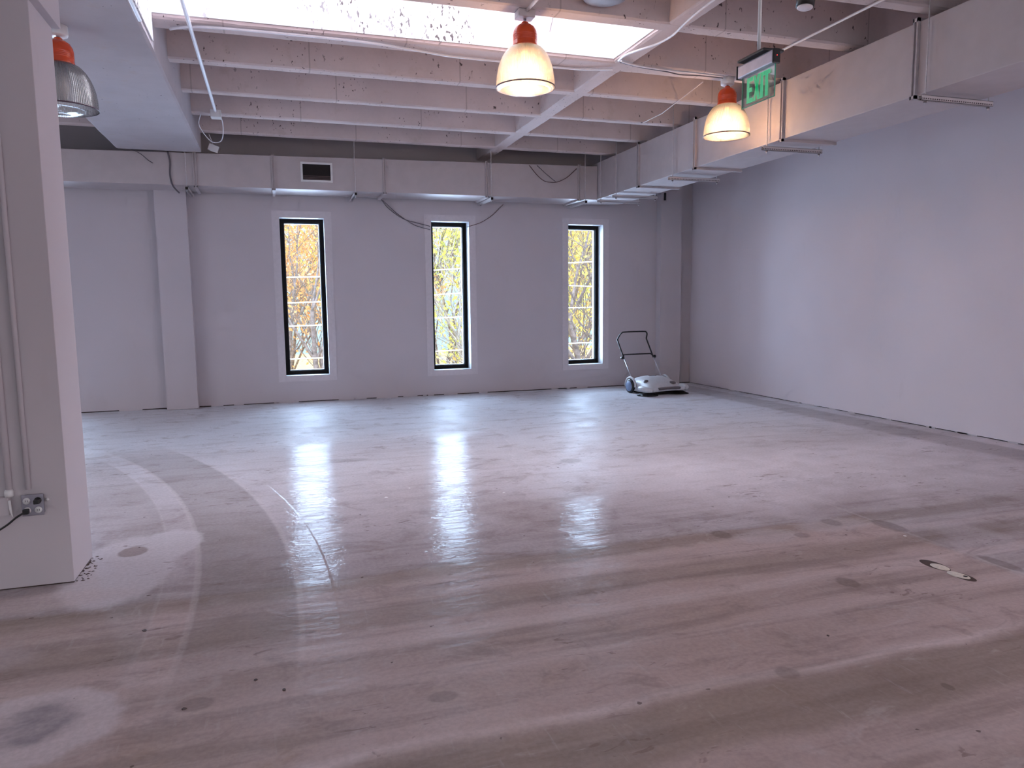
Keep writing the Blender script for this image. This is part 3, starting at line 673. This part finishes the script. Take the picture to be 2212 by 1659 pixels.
# ------------------------------------------------------------------ push sweeper
def sweeper():
    base = Vector((6.05, 10.93, 0))
    t = thing('push_sweeper', 'grey push floor sweeper with black handle parked by the corner pilaster', 'floor sweeper', base)
    grey = plain('sweeper_grey_plastic', (.60,.585,.60), .38, 0, .04); dk = plain('sweeper_dark_grey', (.16,.13,.14), .45)
    blue = plain('wheel_blue_grey', (.20,.26,.40), .45)
    ang = .12
    def W(x, y, z):
        x *= 1.07
        return (base.x + x*math.cos(ang) - y*math.sin(ang), base.y + x*math.sin(ang) + y*math.cos(ang), z)
    # hull: rows from the rear (y=.30) to the front (y=-.36)
    rows = [(.34,.24,.10,.17), (.30,.285,.06,.22), (.22,.315,.05,.262), (.10,.325,.045,.285), (-.04,.330,.045,.282), (-.16,.335,.05,.255), (-.26,.345,.055,.215), (-.34,.352,.06,.165), (-.385,.345,.07,.12), (-.40,.32,.08,.10)]
    vs = []; fs = []; N = 22
    for (yy, hw, zb, zt) in rows:
        for k in range(N):
            u = k/(N-1)*2-1            # across
            e = abs(u)**3.2
            vs.append(W(hw*math.copysign(abs(u)**.85, u), yy, zb + (zt-zb)*(1-e)**.55 if abs(u) < 1 else zb))
    for i in range(len(rows)-1):
        for k in range(N-1): fs.append((i*N+k, i*N+k+1, (i+1)*N+k+1, (i+1)*N+k))
        fs.append((i*N, (i+1)*N, (i+1)*N+N-1, i*N+N-1))
    fs.append(tuple(range(N))); fs.append(tuple((len(rows)-1)*N+k for k in range(N)))
    hull = MB().add(vs, fs, True).build('body', grey, t)
    # front bumper with shoulders over the side brushes
    m = MB(); 
    for sx in (-1, 1):
        pr = [W(sx*.37,-.16,.115), W(sx*.385,-.26,.115), W(sx*.37,-.36,.105), W(sx*.30,-.43,.095)]
        m.tube(smooth_path(pr, 4), [.030+.02*math.sin(PI*i/12) for i in range(13)], 12)
    m.tube(smooth_path([W(-.30,-.43,.095), W(-.12,-.405,.10), W(.12,-.405,.10), W(.30,-.43,.095)], 4), .030, 12)
    m.build('bumper', grey, t)
    m = MB(); m.tube(smooth_path([W(-.20,-.436,.118), W(0,-.437,.125), W(.20,-.436,.118)], 4), .022, 10); m.build('front_panel', dk, t, label='dark front panel')
    for sx, nm in ((-.30,0), (.28,1)):
        m = MB(); c = W(sx, -.28, .0)
        m.lathe([(0,.0),(.03,.0)] and [(.155,.006),(.15,.012),(.085,.045),(.03,.06),(0,.06)], c, 28)
        for k in range(60):
            a = 2*PI*k/60; r0 = .05; r1 = .165 + .012*random.random()
            m.tube([(c[0]+r0*math.cos(a), c[1]+r0*math.sin(a), .052), (c[0]+r1*math.cos(a+.12), c[1]+r1*math.sin(a+.12), .004)], .004, 4)
        m.build('side_brush', M_BLKP, t)
    m = MB(); q = [W(-.26,-.30,.006), W(.27,-.30,.006), W(.27,.22,.006), W(-.26,.22,.006)]; q2 = [(a, b_, .075) for a, b_, _ in q]
    m.add(q+q2, [(0,1,2,3),(4,7,6,5),(0,4,5,1),(1,5,6,2),(2,6,7,3),(3,7,4,0)]).build('brush_housing', M_DARK, t)
    for sx in (-1, 1):
        Rm = Matrix.Rotation(ang, 3, 'Z') @ Matrix.Rotation(PI/2, 3, 'Y')
        c = W(sx*.335, .16, .118)
        w = MB().lathe([(0,-.03),(.09,-.03),(.112,-.024),(.118,-.012),(.118,.012),(.112,.024),(.09,.03),(0,.03)], c, 36, Rm).build('wheel', M_BLKP, t)
        MB().lathe([(0,-.034),(.085,-.034),(.092,-.026),(.092,.026),(.085,.034),(0,.034)], c, 36, Rm).build('hub_disc', blue, w)
        m = MB(); pts = [W(sx*.33, .16+.145*math.cos(a), .118+.145*math.sin(a)) for a in [PI*k/10*1.05-.1 for k in range(11)]]
        m.tube(pts, .020, 8); m.build('wheel_arch', grey, t)
    # top details
    m = MB().lathe([(0,.002),(.045,.002),(.055,-.004)], W(.16,-.30,.198), 20, Matrix.Rotation(.42, 3, 'X')); m.build('latch', dk, t)
    m = MB().lathe([(0,.020),(.028,.016),(.045,.0),(.05,-.02)], W(-.235,-.14,.225), 20); m.build('adjuster_knob', dk, t)
    m = MB().bbox(*sum(([a, b_] for a, b_ in ((base.x-.07, base.x+.07), (base.y+.02, base.y+.06), (.276,.291))), []), .004); m.build('lid_grip', dk, t)
    # handle
    def H(x, y, z): return Vector(W(x, y, z))
    for sx in (-.285, .285):
        MB().tube([H(sx,.20,.20), H(sx,.235,.30), H(sx,.45,.585)], .0105, 10).build('lower_tube', plain('zinc_tube', (.55,.52,.55), .3, .6), t)
        Rm = Matrix.Rotation(ang, 3, 'Z') @ Matrix.Rotation(PI/2, 3, 'Y')
        MB().lathe([(0,-.02),(.022,-.02),(.026,-.012),(.026,.012),(.022,.02),(0,.02)], H(sx+math.copysign(.028, sx),.445,.575), 16, Rm).build('clamp_knob', M_BLKP, t)
    up = [H(-.285,.43,.555), H(-.285,.63,.85), H(-.282,.645,.885), H(-.265,.60,.965), H(-.235,.585,1.0), H(-.20,.58,1.01), H(0,.58,1.013), H(.20,.58,1.01), H(.235,.585,1.0), H(.265,.60,.965), H(.282,.645,.885), H(.285,.63,.85), H(.285,.43,.555)]
    MB().tube(smooth_path(up, 4), .0125, 10).build('push_handle', M_BLKP, t)
    MB().tube(smooth_path([H(-.285,.45,.585), H(-.262,.475,.62), H(-.22,.48,.625), H(.22,.48,.625), H(.262,.475,.62), H(.285,.45,.585)], 4), .011, 10).build('cross_bar', M_BLKP, t)
sweeper()

# ------------------------------------------------------------------ floor bits
def disc(cx, cy, rx, ry, h, mat, name, label, rot=0., hole=False, cat='floor plug'):
    m = MB(); n = 28; vs = []; fs = []
    for ring, z in ((1., .0002), (.96, h), (.30 if hole else .5, h), (.18 if hole else .01, .0004 if hole else h)):
        for k in range(n):
            a = 2*PI*k/n; x = rx*ring*math.cos(a); y_ = ry*ring*math.sin(a)
            vs.append((cx + x*math.cos(rot) - y_*math.sin(rot), cy + x*math.sin(rot) + y_*math.cos(rot), z))
    for i in range(3):
        for k in range(n): fs.append((i*n+k, i*n+(k+1) % n, (i+1)*n+(k+1) % n, (i+1)*n+k))
    fs.append(tuple(range(3*n, 4*n)))
    o = m.add(vs, fs, True).build(name, mat); return o
M_PLUG = plain('cream_filler', (.72,.66,.58), .55, 0, .1, 60)
o = disc(3.595, 3.115, .038, .060, .003, M_PLUG, 'floor_plug', ''); tag(o, 'farther of two cream filler plugs in the dark floor at right', 'floor plug', 'cream floor plugs')
o = disc(3.585, 2.985, .036, .066, .003, M_PLUG, 'floor_plug', '', .1); tag(o, 'nearer cream filler plug with a small dark hole in it', 'floor plug', 'cream floor plugs')
MB().lathe([(0,.0042),(.010,.0042),(.012,.0035),(.012,.001)], (3.60, 2.955, 0), 14).build('drill_hole', M_DARK, o)
st = disc(3.595, 3.15, .050, .098, .0012, M_GAP, 'dark_putty', ''); st.parent = bpy.data.objects['floor_plug']
st = disc(3.592, 2.965, .042, .080, .0012, M_GAP, 'dark_putty', ''); st.parent = o
M_CHIP = plain('plaster_chip', (.85,.82,.84), .6); M_CHIPD = plain('dark_chip', (.08,.05,.045), .7)
chips = [(.79,5.76,.030,.014,1,'white plaster chip left of the middle window reflection'), (1.02,5.99,.016,.010,1,'small white chip beside the middle window reflection'), (1.72,5.57,.020,.010,1,'white chip right of the middle window reflection'),
         (2.71,6.32,.022,.02,1,'white chip on the faint right window reflection'), (-.03,2.95,.016,.012,0,'dark crumb at the bottom, left of the floor centre'), (-.14,3.07,.014,.010,0,'dark crumb just behind the other near the bottom left'),
         (-.40,2.93,.020,.010,0,'dark crumb by the brown stain lower left'), (2.37,2.62,.012,.010,0,'dark crumb on the lower right floor'), (3.86,3.62,.02,.012,1,'tiny white chip on the dark floor beside the joint'),
         (-.66,3.74,.022,.016,0,'dark crumb on the grey patch in front of the pillar')]
for k, (x, y_, a, b_, wh, lab) in enumerate(chips):
    m = MB(); n = 7; vs = []; rr = random.Random(k)
    for z in (.0003, .006):
        for i in range(n):
            an = 2*PI*i/n; q = .7+.5*rr.random() if z < .001 else .6+.3*rr.random()
            vs.append((x+a*.55*q*math.cos(an), y_+b_*.55*q*math.sin(an)*1.6, z*.6))
    m.add(vs, [tuple(range(n)), tuple(range(n, 2*n))] + [(i, (i+1) % n, n+(i+1) % n, n+i) for i in range(n)])
    o = m.build('plaster_chip' if wh else 'debris_crumb', M_CHIP if wh else M_CHIPD); tag(o, lab, 'chip' if wh else 'crumb')
# broken plaster at the foot of the pillar
m = MB(); rr = random.Random(5)
for k in range(34):
    y_ = 4.56+.0125*k+rr.random()*.02; x = -1.137+rr.random()**2*.06; s_ = .003+rr.random()*.008; c0 = len(m.v); n = 6
    vs = [(x+s_*1.3*math.cos(a)*(.6+.6*rr.random()), y_+s_*math.sin(a)*(.6+.6*rr.random()), .0004) for a in [2*PI*q/n for q in range(n)]] + [(x, y_, .003+rr.random()*.004)]
    m.add(vs, [(q, (q+1) % n, n) for q in range(n)])
o = m.build('plaster_rubble', M_CHIPD); o['kind'] = 'stuff'; tag(o, 'crumbled dark plaster along the foot of the foreground pillar', 'rubble')

# ------------------------------------------------------------------ outside
g = G('fallen_leaf_ground'); n = g.noise(g.coord(), 1.5, 5)
S(MB().box(-60, 90, D+1.2, 130, -7.2, -7.0).build('ground', g.done(g.bsdf(g.mix(n, (.50,.34,.14), (.60,.42,.18)), .9))))
def leafmat(name, c1, c2, c3):
    g = G(name); geo = g.n('ShaderNodeNewGeometry'); rnd = geo.outputs['Random Per Island']
    cl = g.noise(g.coord(), .9, 3)
    c = g.mix(g.step(g.add(rnd, g.sub(cl, .5)), .2, .6), c1, c2); c = g.mix(g.step(g.add(g.mul(rnd, .7), g.mul(cl, .7)), .8, 1.0), c, c3)
    d = g.n('ShaderNodeBsdfDiffuse'); tl = g.n('ShaderNodeBsdfTranslucent'); g.put(d.inputs[0], c); g.put(tl.inputs[0], c)
    mx = g.n('ShaderNodeMixShader'); mx.inputs[0].default_value = .5; g.t.links.new(d.outputs[0], mx.inputs[1]); g.t.links.new(tl.outputs[0], mx.inputs[2])
    return g.done(mx.outputs[0])
L_OR = leafmat('orange_leaves', (.90,.48,.22), (.93,.60,.28), (.93,.70,.52))
L_YG = leafmat('yellow_green_leaves', (.66,.74,.20), (.86,.82,.26), (.60,.74,.30))
L_YE = leafmat('yellow_leaves', (.92,.76,.26), (.78,.80,.30), (.92,.62,.26))
BARK = plain('grey_bark', (.26,.22,.24), .9, 0, .4, 8)
BARKL = plain('pale_bark', (.52,.50,.54), .8, 0, .35, 6)
TB = -7.0
def tree(x, y, h, leaf, bark, seed, label, nleaf=5000, lean=(0,0), r0=.16, size=.085, first=.35, cat='tree', grp=None, spread=.33):
    rr = random.Random(seed); t = thing('autumn_tree', label, cat, (x, y, TB), grp)
    m = MB(); tips = []
    def grow(p, d, L, r, dep):
        pts = [p]; rs = [r]; q = p.copy(); dd = d.copy(); n = 5
        for i in range(n):
            dd = (dd + Vector((rr.uniform(-1,1), rr.uniform(-1,1), rr.uniform(-.4,.7)))*.13).normalized()
            q = q + dd*L/n; pts.append(q.copy()); rs.append(r*(1-.55*(i+1)/n))
            if dep >= 2 or (dep == 1 and i > 1): tips.append((q.copy(), L*.35))
            if (dep < 3 or (dep == 3 and rr.random() < .35)) and i >= 1:
                kk = 2 if dep < 3 else 1
                for _ in range(kk):
                    a = rr.uniform(0, 2*PI); s = rr.uniform(.45,.95)
                    nd = (dd + Vector((math.cos(a), math.sin(a), rr.uniform(-.1,.5)))*s).normalized()
                    grow(q.copy(), nd, L*rr.uniform(.48,.66), max(.006, rs[-1]*.62), dep+1)
        m.tube(pts, rs, 5 if dep < 3 else 3, False)
    grow(Vector((x, y, TB)), Vector((lean[0], lean[1], 1)).normalized(), h*.62, r0, 0)
    m.build('trunk', bark, t)
    f = MB(); vs = []; fs = []
    for k in range(nleaf):
        p, s = rr.choice(tips); g1 = lambda: rr.gauss(0, 1)*s*spread
        c = p + Vector((g1(), g1(), g1()*.8)); u = Vector((rr.uniform(-1,1), rr.uniform(-1,1), rr.uniform(-1,1))).normalized(); w = u.cross(Vector((rr.uniform(-1,1), rr.uniform(-1,1), .3))).normalized()
        a = size*rr.uniform(.6,1.3); i = len(vs); vs += [c-u*a, c+w*a*.45, c+u*a, c-w*a*.45]; fs.append((i, i+1, i+2, i+3))
    f.v = [tuple(v) for v in vs]; f.f = fs; f.sm = [False]*len(fs)
    me = bpy.data.meshes.new('foliage'); off = t.location
    me.from_pydata([tuple(Vector(v)-off) for v in f.v], [], f.f); me.materials.append(leaf)
    o = bpy.data.objects.new('foliage', me); COL.objects.link(o); o.parent = t
G_ = 'autumn trees outside the windows'
tree(1.5, 25, 13.5, L_OR, BARK, 11, 'orange autumn tree filling the left window', 2600, (-.06,0), grp=G_)
tree(.2, 31, 15, L_OR, BARK, 12, 'taller orange tree farther back behind the left window', 3000, (.1,0), grp=G_, size=.10)
tree(7.2, 23, 12, L_YG, BARKL, 21, 'pale barked yellow-green tree leaning across the middle window', 2000, (-.12,.02), grp=G_)
tree(5.6, 30, 14, L_YG, BARK, 22, 'dense yellow-green tree behind the middle window', 3600, (0,0), grp=G_, size=.10)
tree(10.05, 22.5, 13, L_YE, BARK, 31, 'dark trunked yellow tree standing in the right window', 1700, (.03,0), grp=G_, r0=.20)
tree(12.0, 29, 14, L_YE, BARK, 32, 'dense yellow tree behind the dark trunk in the right window', 3800, (0,0), grp=G_, size=.10)
tree(14.8, 36, 14, L_YE, BARK, 33, 'far yellow tree at the right edge of the right window', 7000, (0,0), grp=G_, size=.13)
tree(.6, 46, 15, L_OR, BARK, 41, 'far orange tree low behind the left window', 7000, (0,0), grp=G_, size=.14)
tree(-1.5, 40, 15, L_YE, BARK, 42, 'far yellow tree left of the left window view', 5000, (0,0), grp=G_, size=.14)
tree(9.2, 42, 15, L_YG, BARK, 43, 'far green-yellow tree low behind the middle window', 7000, (0,0), grp=G_, size=.14)
tree(18.5, 46, 16, L_YG, BARK, 44, 'far green-yellow tree low behind the right window', 7000, (0,0), grp=G_, size=.15)
tree(2.9, 37, 12, L_OR, BARK, 51, 'round orange tree low behind the lower half of the left window', 5000, (0,0), grp=G_, size=.13)
tree(-6.5, 27, 13, L_OR, BARK, 45, 'orange tree outside the window hidden by the pillar', 4000, (0,0), grp=G_)

# ------------------------------------------------------------------ camera
CAM_YPR = (17.92480789, 6.40675989, -0.62853998); FPX = 1576.348
yaw, pit, rol = [math.radians(a) for a in CAM_YPR]
fw = Vector((math.sin(yaw)*math.cos(pit), math.cos(yaw)*math.cos(pit), -math.sin(pit))); rt = Vector((math.cos(yaw), -math.sin(yaw), 0)); upv = rt.cross(fw)
rt2 = rt*math.cos(rol) + upv*math.sin(rol); up2 = -rt*math.sin(rol) + upv*math.cos(rol)
cd = bpy.data.cameras.new('camera'); cam = bpy.data.objects.new('camera', cd); COL.objects.link(cam); SC.camera = cam
cam.matrix_world = Matrix(((rt2.x, up2.x, -fw.x, 0), (rt2.y, up2.y, -fw.y, 0), (rt2.z, up2.z, -fw.z, 1.55), (0,0,0,1)))
cd.sensor_width = 36; cd.sensor_fit = 'HORIZONTAL'; cd.lens = FPX/2212*36; cd.clip_end = 400; cd.clip_start = .05

# power lines across the window views: points on the plane y = 21 found along the sight lines
def ray(px, py): return fw + rt2*((px-1106)/FPX) - up2*((py-829.5)/FPX)
def at_y(px, py, Y):
    d = ray(px, py); return Vector((0,0,1.55)) + d*(Y/d.y)
lines = [('highest', [(620,599.5),(692,598),(951,583),(998,580)]), ('second', [(621,654.5),(697,652),(940,637),(1000,633),(1228,617),(1281,619)]), ('third', [(624,705),(699,702),(941,687.5),(1002,684),(1228,665),(1281,664)]), ('lowest', [(629,775.7),(701,773),(944.5,759),(1002,755.6),(1250,741),(1281,740)])]
M_PL = plain('overexposed_power_cable', (.9,.92,.95), .4)  # near-white colour stands in for overexposure of the cables
for i, (nm, pp) in enumerate(lines):
    P = [at_y(a, b_, 19.0) for a, b_ in pp]; d0 = (P[1]-P[0]).normalized() if i else Vector((1,0,.02)); d0 = (P[-1]-P[0]).normalized()
    P = [P[0]-d0*9] + P + [P[-1]+d0*12]
    o = MB().tube(P, .020, 6).build('power_line', M_PL); tag(o, '%s of the pale power lines crossing the window views' % nm, 'power line', 'power lines outside')

# ------------------------------------------------------------------ light
w = bpy.data.worlds.new('world'); SC.world = w; w.use_nodes = True; nt = w.node_tree; nt.nodes.clear()
bg = nt.nodes.new('ShaderNodeBackground'); ou = nt.nodes.new('ShaderNodeOutputWorld'); tc = nt.nodes.new('ShaderNodeTexCoord'); sp = nt.nodes.new('ShaderNodeSeparateXYZ')
cr = nt.nodes.new('ShaderNodeValToRGB'); nt.links.new(tc.outputs['Generated'], sp.inputs[0]); nt.links.new(sp.outputs[2], cr.inputs[0]); nt.links.new(cr.outputs[0], bg.inputs[0]); nt.links.new(bg.outputs[0], ou.inputs[0])
cr.color_ramp.elements[0].position = 0.; cr.color_ramp.elements[0].color = (.165,.222,.25,1); cr.color_ramp.elements[1].position = .6; cr.color_ramp.elements[1].color = (.9,.95,1,1)
bg.inputs[1].default_value = 5.
def area(name, loc, rot, sx, sy, W, col, spread=180):
    L = bpy.data.lights.new(name, 'AREA'); L.shape = 'RECTANGLE'; L.size = sx; L.size_y = sy; L.energy = W; L.color = col; L.spread = math.radians(spread)
    o = bpy.data.objects.new(name, L); COL.objects.link(o); o.location = loc; o.rotation_euler = rot; o['kind'] = 'helper'; return o
area('skylight_daylight', ((SKX0+SKX1)/2, (SKY0+SKY1)/2, 5.3), (0,0,0), SKX1-SKX0-.1, .85, 115, (.82,.83,1.))
for i, (a, b) in enumerate(WIN):
    area('window_daylight', ((a+b)/2, D+WT+.12, (ZB+ZT)/2), (-PI/2,0,0), b-a+.1, ZT-ZB+.1, 210, (.52,.70,1.))
area('rear_fill_light', (.5, YF-.1, 1.9), (PI/2,0,0), 10, 2.5, 4, (1.,.42,.28))  # added warm fill from behind the camera, no window known there
area('side_fill_light', (R+.1, -1.25, 2.0), (0,PI/2,0), 2.4, 4.5, 130, (1.,.75,.83))  # fill added through the unseen right wall opening
area('left_fill_light', (XL-.06, 6.4, 1.9), (0,-PI/2,0), 2.2, 5.6, 42, (.84,.76,1.))  # extra fill from the left, its opening is invented

cy = SC.cycles; cy.max_bounces = 7; cy.diffuse_bounces = 4; cy.glossy_bounces = 3; cy.transmission_bounces = 6; cy.transparent_max_bounces = 10; cy.caustics_reflective = False; cy.caustics_refractive = False
cy.use_adaptive_sampling = True; cy.adaptive_threshold = .12; cy.adaptive_min_samples = 12; cy.sample_clamp_indirect = 6; cy.use_denoising = True
vs = SC.view_settings; vs.view_transform = 'Standard'; vs.look = 'None'; vs.gamma = 1; vs.exposure = 0; vs.use_curve_mapping = False
